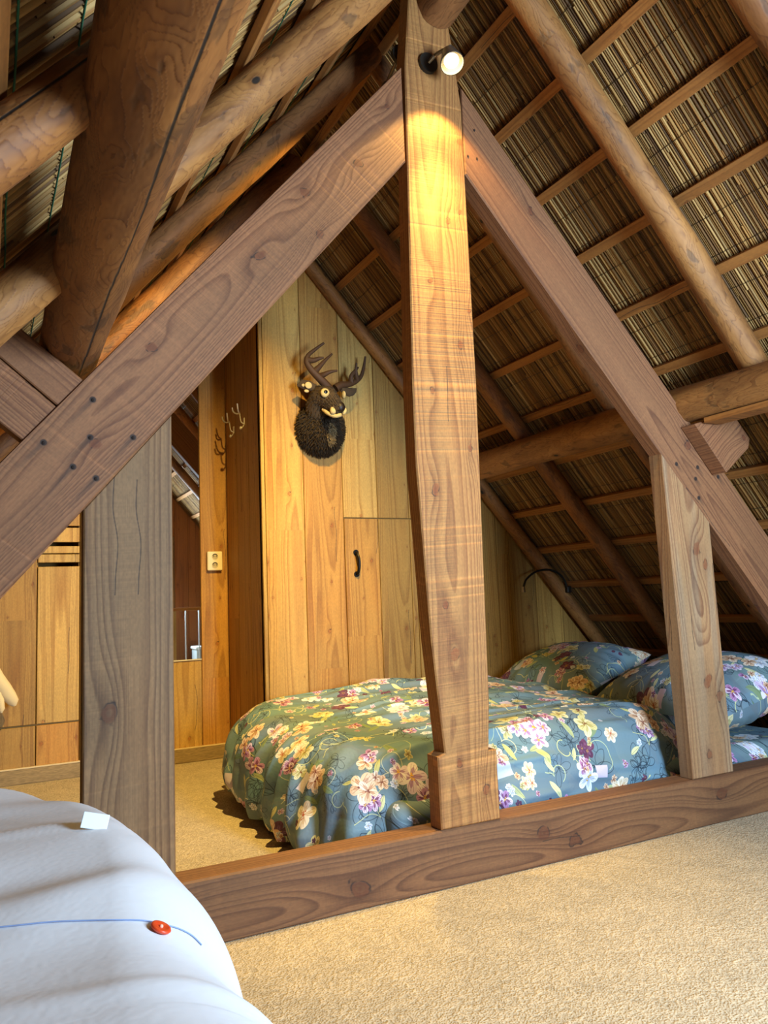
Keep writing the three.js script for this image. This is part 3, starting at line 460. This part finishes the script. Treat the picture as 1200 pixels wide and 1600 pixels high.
{ // black gooseneck reading lamp clipped to the rafter by the pillows
  const t = thing('gooseneck_lamp', 'thin black gooseneck reading lamp bent over the pillows', 'lamp'), k = plain(0x16130f, 0.5);
  const P = [[886, 918], [880, 903], [862, 891], [838, 893], [822, 906], [818, 917]].map(([x, y], i) => onZ(x, y, -2.0 + i * 0.012));
  part('neck', tube(P, 0.008, 0.008, { n: 30 }), k, t);
  const h = new THREE.CylinderGeometry(0.011, 0.016, 0.04, 14); h.translate(P[5].x - 0.002, P[5].y - 0.018, P[5].z); part('head', h, plain(0xa8a49a, 0.3, 0.8), t, 'silver lamp head');
  const c = new RoundedBoxGeometry(0.04, 0.05, 0.04, 2, 0.008); c.translate(P[0].x + 0.008, P[0].y - 0.015, P[0].z); part('clip', c, k, t);
}

// ------------------------------------------------------------------ bedding
// a cover laid over a bed: flat top with the height top(x, z), rolled edge of radius R, then hanging sides; fold(p, q, e) adds folds
function cover({ cx, cz, A, B, n = 5, R, drop, top, fold = () => 0, bulge = 0.03, na = 420, nr = 190, tile = 1.5, ou = 0 }) {
  const pos = [], uv = [], idx = [];
  for (let j = 0; j <= nr; j++) for (let i = 0; i <= na; i++) {
    const th = i / na * Math.PI * 2, c = Math.cos(th), s = Math.sin(th);
    const b = 1 / Math.pow(Math.pow(Math.abs(c) / A, n) + Math.pow(Math.abs(s) / B, n), 1 / n), flat = b - R, arc = Math.PI / 2 * R, tot = flat + arc + drop;
    const q = j / nr, rho = q < 0.5 ? q * 2 * flat : lerp(flat, tot, (q - 0.5) * 2);
    let rr, dy, nx = 0, ny = 1, e = 0;
    if (rho <= flat) { rr = rho; dy = 0; } else if (rho <= flat + arc) { const a = (rho - flat) / R; rr = flat + R * Math.sin(a); dy = R * (1 - Math.cos(a)); nx = Math.sin(a); ny = Math.cos(a); e = a / (Math.PI / 2); }
    else { const h = rho - flat - arc; rr = b + bulge * Math.sin(Math.min(1, h / Math.max(drop, 1e-3)) * Math.PI * 0.75) - 0.25 * Math.max(0, h - drop * 0.55); dy = R + h; nx = 1; ny = 0; e = 1 + h / drop; }
    const P = c * rho, Q = s * rho, x0 = cx + c * rr, z0 = cz + s * rr, f = fold(P, Q, e, th, rho);
    pos.push(x0 + c * nx * f, top(x0, z0) - dy + ny * f, z0 + s * nx * f); uv.push(P / tile + ou, -Q / tile + ou);
  }
  for (let j = 0; j < nr; j++) for (let i = 0; i < na; i++) { const a = j * (na + 1) + i, b = a + na + 1; idx.push(a, a + 1, b, b, a + 1, b + 1); }
  const g = new THREE.BufferGeometry(); g.setAttribute('position', new THREE.Float32BufferAttribute(pos, 3)); g.setAttribute('uv', new THREE.Float32BufferAttribute(uv, 2)); g.setIndex(idx); g.computeVertexNormals(); return g;
}
function pillowGeo(w, l, h, seed, tile = 1.5) {
  const N = 56, pos = [], uv = [], idx = []; const f = (t) => Math.pow(1 - Math.pow(Math.abs(t), 2.6), 0.55);
  for (const s of [1, -1]) for (let j = 0; j <= N; j++) for (let i = 0; i <= N; i++) {
    const a = i / N * 2 - 1, b = j / N * 2 - 1, pin = 1 - 0.09 * (1 - Math.abs(b)) * Math.abs(a) ** 3, pin2 = 1 - 0.09 * (1 - Math.abs(a)) * Math.abs(b) ** 3;
    const t = f(a) * f(b), wr = 0.018 * (fbm(a * 3 + seed, b * 3 + s * 5, 3) - 0.5) * (1 - t * 0.4) + 0.012 * Math.sin(Math.atan2(a, b) * 22 + seed) * sstep(0.55, 0.95, Math.max(Math.abs(a), Math.abs(b))) * t;
    pos.push(a * w / 2 * pin2, s * (h / 2 * t + (t > 0.01 ? wr : 0)), b * l / 2 * pin); uv.push(a * w / 2 / tile + seed * 0.31, b * l / 2 / tile + seed * 0.17 + (s < 0 ? 0.4 : 0));
  }
  for (let s = 0; s < 2; s++) for (let j = 0; j < N; j++) for (let i = 0; i < N; i++) { const a = s * (N + 1) * (N + 1) + j * (N + 1) + i, b = a + N + 1; s ? idx.push(a, a + 1, b, b, a + 1, b + 1) : idx.push(a, b, a + 1, b, b + 1, a + 1); }
  const g = new THREE.BufferGeometry(); g.setAttribute('position', new THREE.Float32BufferAttribute(pos, 3)); g.setAttribute('uv', new THREE.Float32BufferAttribute(uv, 2)); g.setIndex(idx); g.computeVertexNormals(); return g;
}
{ // the floral bed on the floor behind the truss
  const mg = new RoundedBoxGeometry(2.5, 0.26, 1.86, 4, 0.06); mg.translate(1.05, 0.131, -1.12);
  const uvm = mg.attributes.uv, pm = mg.attributes.position; for (let i = 0; i < uvm.count; i++) uvm.setXY(i, (pm.getX(i) + pm.getY(i)) / 1.5, (pm.getZ(i) + pm.getY(i)) / 1.5);
  single('mattress', mg, floralMat, 'thick mattress lying on the carpet under the floral duvet', 'mattress');
  const folds = (p, q, e, th, rho) => {
    const foot = sstep(-0.5, -1.0, p);                             // gathered foot end
    const rad2 = Math.sin(th * 34 + 2.2 * fbm(p * 2, q * 2, 2) * 6.28) * 0.5 + Math.sin(th * 57 + 1.7) * 0.3;
    const side = sstep(0.25, 1.1, e);
    const crease = Math.exp(-(((noise(p * 1.1 + 3 + q * 0.6, q * 5.5 + 8) - 0.5) / 0.1) ** 2)) * 0.02 + Math.exp(-(((noise(p * 1.7 + 13 - q * 0.8, q * 8 + 1) - 0.5) / 0.09) ** 2)) * 0.013;
    return 0.055 * (fbm(p * 1.7 + 3, q * 1.7 + 8, 3) - 0.5) + crease * (1 - foot * 0.7) + foot * (0.2 + side) * rad2 * 0.036 + 0.03 * (1 - foot) * side * (fbm(p * 1.3, e * 3 + q, 2) - 0.5) + 0.035 * foot * (fbm(q * 3 + 1, p * 3, 2) - 0.5);
  };
  single('duvet', cover({ cx: 0.6, cz: -1.135, A: 1.03, B: 0.925, n: 4.6, R: 0.25, drop: 0.19, bulge: 0.02, fold: folds, top: (x, z) => 0.455 + 0.05 * sstep(-0.5, -1.9, z) + 0.03 * sstep(-0.2, 0.6, x) - 0.03 * sstep(0.9, 1.5, x) }), floralMat, 'puffed blue floral duvet spread over the floor mattress', 'duvet');
  const pl = (x, y, z, rz, ry, seed, label, w = 0.66, l = 0.86, h = 0.3) => { const m = single('pillow', pillowGeo(w, l, h, seed), floralMat, label, 'pillow', 'floral pillows'); m.position.set(x, y, z); m.rotation.set(0, ry, rz); return m; };
  pl(1.86, 0.53, -1.58, 0.32, 0.06, 3, 'blue floral pillow beside the closet front under the gooseneck lamp');
  pl(1.92, 0.485, -0.6, 0.24, -0.05, 4.4, 'blue floral pillow behind the pale short post', 0.74, 0.92, 0.37);
}
{ // the white bed the photo is taken from
  const bm = plain(0x6b4a30, 0.7);
  const b = thing('white_bed', 'bed hidden under the white duvet, beside the truss', 'bed');
  const base = new RoundedBoxGeometry(0.98, 0.22, 2.3, 2, 0.01); base.translate(-1.86, 0.17, 1.75); part('bed_frame', base, bm, b);
  for (const [x, z] of [[-2.3, 0.68], [-1.42, 0.68], [-2.3, 2.82], [-1.42, 2.82]]) { const l = new THREE.CylinderGeometry(0.03, 0.025, 0.06, 12); l.translate(x, 0.031, z); part('leg', l, bm, b); }
  const mt = new RoundedBoxGeometry(0.96, 0.16, 2.26, 4, 0.05); mt.translate(-1.86, 0.36, 1.75); part('mattress', mt, whiteMat, b);
  const fold1 = (x, y) => Math.exp(-(((noise(x, y) - 0.5) / 0.15) ** 2));
  const wf = (p, q, e) => 0.05 * (fbm(p * 1.8 + 2, q * 1.8 + 1, 2) - 0.5) + 0.03 * (noise(p * 1.2 + 5 + q * 0.7, q * 4.5 + 2) - 0.5) + 0.011 * fold1(p * 1.1 + 9 + q * 0.6, q * 3.6 + 4) + 0.009 * fold1(p * 1.5 + 2 - q * 1.1, q * 4.6 + 11) + 0.006 * fold1(p * 2.4 + 7 + q * 1.3, q * 6.5 + 3) + 0.008 * (noise(p * 5 + 1, q * 7 + 4) - 0.5);
  const top = (x, z) => 0.64;
  const d = single('white_duvet', cover({ cx: -1.86, cz: 1.66, A: 0.6, B: 1.42, n: 3.2, R: 0.22, drop: 0.16, top, fold: wf, bulge: 0.03, na: 420, nr: 200 }), whiteMat, 'plain white duvet with a single orange button', 'duvet');
}

{ // details of the white duvet: buttoned hem, orange button, sewn-in tag
  const d = scene.getObjectByName('white_duvet'); d.updateMatrixWorld(true);
  const rc = new THREE.Raycaster();
  const hit = (px, py) => { const w = FWD.clone().addScaledVector(RIGHT, (px - 600) / FOCAL).addScaledVector(UPV, -(py - 800) / FOCAL).normalize(); rc.set(EYE, w); return rc.intersectObject(d, false)[0]; };
  const line = []; for (const [x, y] of [[-60, 1462], [-20, 1453], [30, 1447], [80, 1442], [130, 1440], [180, 1439], [225, 1440], [255, 1446], [280, 1453], [300, 1464], [314, 1478]]) { const h = hit(x, y); if (h) line.push(h.point.clone().addScaledVector(h.face.normal, 0.0015)); }
  if (line.length > 2) part('hem_stitching', tube(line, 0.001, 0.001, { n: 60, seg: 6 }), plain(0x8aa0cc, 0.8), d, 'pale blue stitched hem');
  const h = hit(249, 1454), n = h.face.normal.clone(), q = new THREE.Quaternion().setFromUnitVectors(V(0, 1, 0), n);
  const lathe = new THREE.LatheGeometry([[0, 0.0022], [0.008, 0.0022], [0.0095, 0.004], [0.013, 0.0036], [0.0145, 0.0015], [0.013, -0.001], [0, -0.001]].map(([a, b]) => new THREE.Vector2(a, b)), 28); lathe.applyQuaternion(q); lathe.translate(h.point.x + n.x * 0.003, h.point.y + n.y * 0.003, h.point.z + n.z * 0.003);
  const b = part('button', lathe, plain(0xd8431c, 0.35), d, 'round orange button');
  const th = new THREE.SphereGeometry(0.0028, 8, 6); th.translate(h.point.x + n.x * 0.0055, h.point.y + n.y * 0.0055, h.point.z + n.z * 0.0055); part('thread', th, plain(0xf0b59a, 0.8), b);
  const e = hit(146, 1297) ?? hit(146, 1303) ?? hit(146, 1310);
  0 && console.log('button', h.point.toArray(), 'tag', e && e.point.toArray(), 'line', line.map((p) => p.toArray().map((v) => +v.toFixed(2)).join(' ')).join(' | '));
  if (e) { const tg = new RoundedBoxGeometry(0.045, 0.028, 0.003, 2, 0.0012); tg.rotateZ(-0.3); tg.rotateX(-0.5); tg.translate(e.point.x + 0.004, e.point.y + 0.012, e.point.z - 0.01); part('tag', tg, plain(0xdfe9ee, 0.6), d, 'small white sewn-in tag'); }
}

// ------------------------------------------------------------------ plush deer head on the closet front
{
  const t = thing('plush_deer_head', 'brown plush deer head with antlers hung on the closet front', 'deer head');
  const c0 = onZ(498, 672, GABLE); t.position.set(c0.x, c0.y, GABLE);
  const at = (px, py, z) => onZ(px, py, z).sub(t.position);
  const furM = plain(0x3a2c1c, 0.95), headM = plain(0x4a3a28, 0.92), antM = plain(0x4a2f18, 0.7), creamM = plain(0xc9b27c, 0.9), darkM = plain(0x1b0f0a, 0.5);
  const q = rng(91);
  // shaggy collar
  const body = new THREE.SphereGeometry(1, 48, 32), bp = body.attributes.position; const A = 0.155, B = 0.172, Cc = 0.17;
  for (let i = 0; i < bp.count; i++) { const x = bp.getX(i), y = bp.getY(i), z = bp.getZ(i), w = 1 + 0.08 * (noise(x * 5 + 9, y * 5 + z * 3) - 0.5); bp.setXYZ(i, x * A * w, y * B * w, Math.max(z, -0.02) * Cc * w + 0.004); }
  body.computeVertexNormals(); part('collar', body, furM, t, 'shaggy dark brown fur collar');
  const mk = (n, pick, mat, name, label, len) => { const gs = []; for (let k = 0; k < n; k++) { const [p, nn] = pick(); const c = new THREE.ConeGeometry(0.004 + q() * 0.003, len * (0.7 + q() * 0.6), 4, 1, true); c.translate(0, len * 0.35, 0); const dir = nn.clone().add(V((q() - 0.5) * 0.9, -0.75 + (q() - 0.5) * 0.7, (q() - 0.5) * 0.5)).normalize(); c.applyQuaternion(new THREE.Quaternion().setFromUnitVectors(V(0, 1, 0), dir)); c.translate(p.x, p.y, p.z); gs.push(c); } const m = part(name, mergeGeometries(gs), mat, t, label); m.userData.kind = 'stuff'; };
  const onBody = (f) => { let x, y, z; do { const a = q() * 6.283, u = q(); z = u; x = Math.sqrt(1 - u * u) * Math.cos(a); y = Math.sqrt(1 - u * u) * Math.sin(a); } while (f && !f(x, y, z)); return [V(x * A, y * B, z * Cc + 0.004), V(x / A, y / B, z / Cc).normalize()]; };
  mk(2600, () => onBody(), furM, 'fur', 'shaggy dark fur', 0.034);
  mk(260, () => onBody((x, y, z) => z > 0.5 && ((x - 0.12) / 0.22) ** 2 + ((y + 0.3) / 0.42) ** 2 < 0.35 + q() * 0.65), plain(0x9a8560, 0.95), 'chest_fur', 'pale tuft of chest fur', 0.04);
  // head
  const P = [[497, 655, -2.06, 0.085, 0.085], [499, 634, -2.0, 0.092, 0.088], [505, 621, -1.945, 0.085, 0.082], [511, 622, -1.9, 0.075, 0.07], [518, 629, -1.865, 0.06, 0.054], [524, 635, -1.835, 0.05, 0.044], [528, 639, -1.812, 0.042, 0.036], [531, 641, -1.797, 0.02, 0.018]];
  part('head', loft(P.map((p) => at(p[0], p[1], p[2])), P.map((p) => p[3]), P.map((p) => p[4]), { seg: 24, rough: 0.05 }), headM, t, 'brown plush head');
  { const hg = t.children[t.children.length - 1].geometry, hp = hg.attributes.position, hn = hg.attributes.normal; const save = V(0, 0, 0); mk(1500, () => { const i = Math.floor(q() * 7 * 25), j = Math.min(i + 25, hp.count - 1), w = q(); return [V(lerp(hp.getX(i), hp.getX(j), w), lerp(hp.getY(i), hp.getY(j), w), lerp(hp.getZ(i), hp.getZ(j), w)), V(hn.getX(i), hn.getY(i), hn.getZ(i)).multiplyScalar(0.35).add(V(-0.15, -0.1, -0.3))]; }, headM, 'head_fur', 'short brown fur', 0.012); }
  const ell = (name, px, py, z, a, b, c, mat, label, parent = t, rot = 0) => { const s = new THREE.SphereGeometry(1, 20, 14); s.scale(a, b, c); s.rotateZ(rot); const p = at(px, py, z); s.translate(p.x, p.y, p.z); return part(name, s, mat, parent, label); };
  ell('nose', 532, 636, -1.80, 0.03, 0.034, 0.026, darkM, 'dark brown nose');
  ell('cheek', 521, 641, -1.815, 0.022, 0.027, 0.02, creamM, 'cream muzzle patch', t, -0.3); ell('cheek', 538, 643, -1.81, 0.014, 0.024, 0.018, creamM, 'cream muzzle patch', t, -0.3);
  part('lower_jaw', tube([at(505, 640, -1.9), at(513, 646, -1.85), at(524, 650, -1.82), at(533, 648, -1.81)], 0.012, 0.013), creamM, t, 'cream lower jaw');
  const eye = ell('eye', 508, 614, -1.845, 0.03, 0.03, 0.02, creamM, 'cream felt eye ring'); ell('pupil', 509, 612, -1.826, 0.013, 0.012, 0.006, plain(0x0c0a12, 0.25), 'black pupil', eye);
  const eye2 = ell('eye', 537, 617, -1.885, 0.012, 0.026, 0.022, creamM, 'cream felt eye ring'); ell('pupil', 540, 616, -1.88, 0.006, 0.01, 0.01, plain(0x0c0a12, 0.25), 'black pupil', eye2);
  // ears
  const ear1 = part('ear', loft([at(492, 606, -1.95), at(483, 603, -1.96), at(472, 600, -1.98), at(464, 602, -1.995)], [0.022, 0.034, 0.03, 0.006], [0.014, 0.018, 0.014, 0.004], { seg: 14 }), headM, t, 'brown ear'); 
  ell('inner_ear', 482, 602, -1.942, 0.024, 0.022, 0.008, creamM, 'cream inner ear', ear1); ell('inner_ear', 479, 611, -1.955, 0.016, 0.01, 0.007, creamM, 'cream inner ear', ear1); ell('inner_ear', 474, 602, -1.963, 0.012, 0.01, 0.007, creamM, 'cream inner ear', ear1);
  part('ear', loft([at(533, 608, -1.96), at(539, 611, -1.97), at(545, 613, -1.98), at(550, 612, -1.99), at(554, 610, -2.0), at(557, 607, -2.0)], [0.016, 0.026, 0.03, 0.027, 0.018, 0.004], [0.012, 0.016, 0.016, 0.014, 0.01, 0.003], { seg: 18 }), headM, t, 'dark brown ear');
  // antlers: beam and tines
  const ant = (main, tines, r) => { const m = part('antler', tube(main.map((p) => at(...p)), r, r * 0.25, { n: 28, seg: 12 }), antM, t, 'brown stuffed antler'); for (const tn of tines) part('tine', tube(tn.map((p) => at(...p)), r * 0.72, r * 0.2, { n: 14, seg: 10 }), antM, m); };
  ant([[514, 608, -1.945], [506, 598, -1.93], [497, 589, -1.92], [485, 576, -1.92], [479, 565, -1.92], [481, 556, -1.92], [491, 547, -1.915], [506, 536, -1.9]], [[[482, 563, -1.92], [490, 563, -1.9], [499, 560, -1.88], [506, 559, -1.87]], [[492, 580, -1.92], [499, 573, -1.9], [508, 563, -1.88], [519, 553, -1.87]], [[500, 588, -1.93], [507, 585, -1.9], [516, 581, -1.88], [527, 579, -1.87]]], 0.031);
  ant([[524, 607, -1.96], [532, 602, -1.96], [542, 601, -1.97], [554, 597, -1.985], [564, 588, -1.99], [568, 575, -1.99], [571, 557, -1.98]], [[[549, 599, -1.98], [549, 588, -1.96], [555, 579, -1.95], [560, 574, -1.95]], [[558, 594, -1.985], [556, 582, -1.95], [557, 567, -1.93]]], 0.028);
}

// ------------------------------------------------------------------ things mirrored from behind the camera, and the toy at the edge
{
  const t = thing('stair_railing', 'stair railing with a wooden handrail and slim white balusters, seen in the mirror', 'railing'), wm = pineMats[6], st = plain(0xe6e6e2, 0.3, 0.3);
  part('handrail', box(0.72, 2.0, 1.0, 1.045, 2.72, 2.78, { ang: 0, L: 2.4, W: 0.26 }), woodMat(pineTex[1], { color: 0xf0c690 }), t);
  part('newel', box(0.72, 0.79, 0.001, 1.0, 2.715, 2.785, { L: 2.4, W: 0.26 }), wm, t);
  part('bottom_rail', box(0.79, 2.0, 0.06, 0.1, 2.73, 2.77, { ang: 0, L: 2.4, W: 0.26 }), wm, t);
  for (let x = 0.93; x < 2.0; x += 0.19) { const c = new THREE.CylinderGeometry(0.009, 0.009, 0.9, 10); c.translate(x, 0.55, 2.75); part('baluster', c, st, t); }
  const b = thing('storage_box', 'frosted plastic storage box beside the railing, seen in the mirror', 'box');
  const bx = new RoundedBoxGeometry(0.36, 0.44, 0.3, 3, 0.02); bx.translate(1.28, 0.221, 2.98); part('tub', bx, plain(0xc4c8c4, 0.35), b);
  const lid = new RoundedBoxGeometry(0.39, 0.04, 0.33, 3, 0.012); lid.translate(1.28, 0.462, 2.98); part('lid', lid, plain(0xf0f0ec, 0.4), b);
}
{
  const t = thing('plush_toy', 'cream plush toy paw hanging beside the far plank wall', 'toy'), m = plain(0xd9c7a0, 0.95), z = FAR + 0.14;
  const a = (x, y, dz = 0) => onZ(x, y, z + dz);
  part('arm', loft([a(-34, 1020, -0.04), a(-18, 1042, -0.02), a(-6, 1062), a(6, 1076), a(15, 1088), a(21, 1097), a(23, 1103)], [0.05, 0.052, 0.05, 0.045, 0.04, 0.032, 0.01], [0.04, 0.045, 0.045, 0.042, 0.036, 0.028, 0.01], { seg: 18, rough: 0.12, seed: 4 }), m, t);
  const p = a(-52, 1000, -0.06), body = new THREE.SphereGeometry(0.11, 24, 18); body.scale(1, 1.25, 0.7); body.translate(p.x - 0.04, p.y, p.z); part('body', body, m, t);
  part('thumb', loft([a(-8, 1075, 0.02), a(0, 1095, 0.03), a(2, 1108, 0.03), a(2, 1114, 0.03)], [0.02, 0.024, 0.02, 0.006], [0.018, 0.02, 0.018, 0.006], { seg: 12 }), m, t);
}
renderer.render(scene, camera);
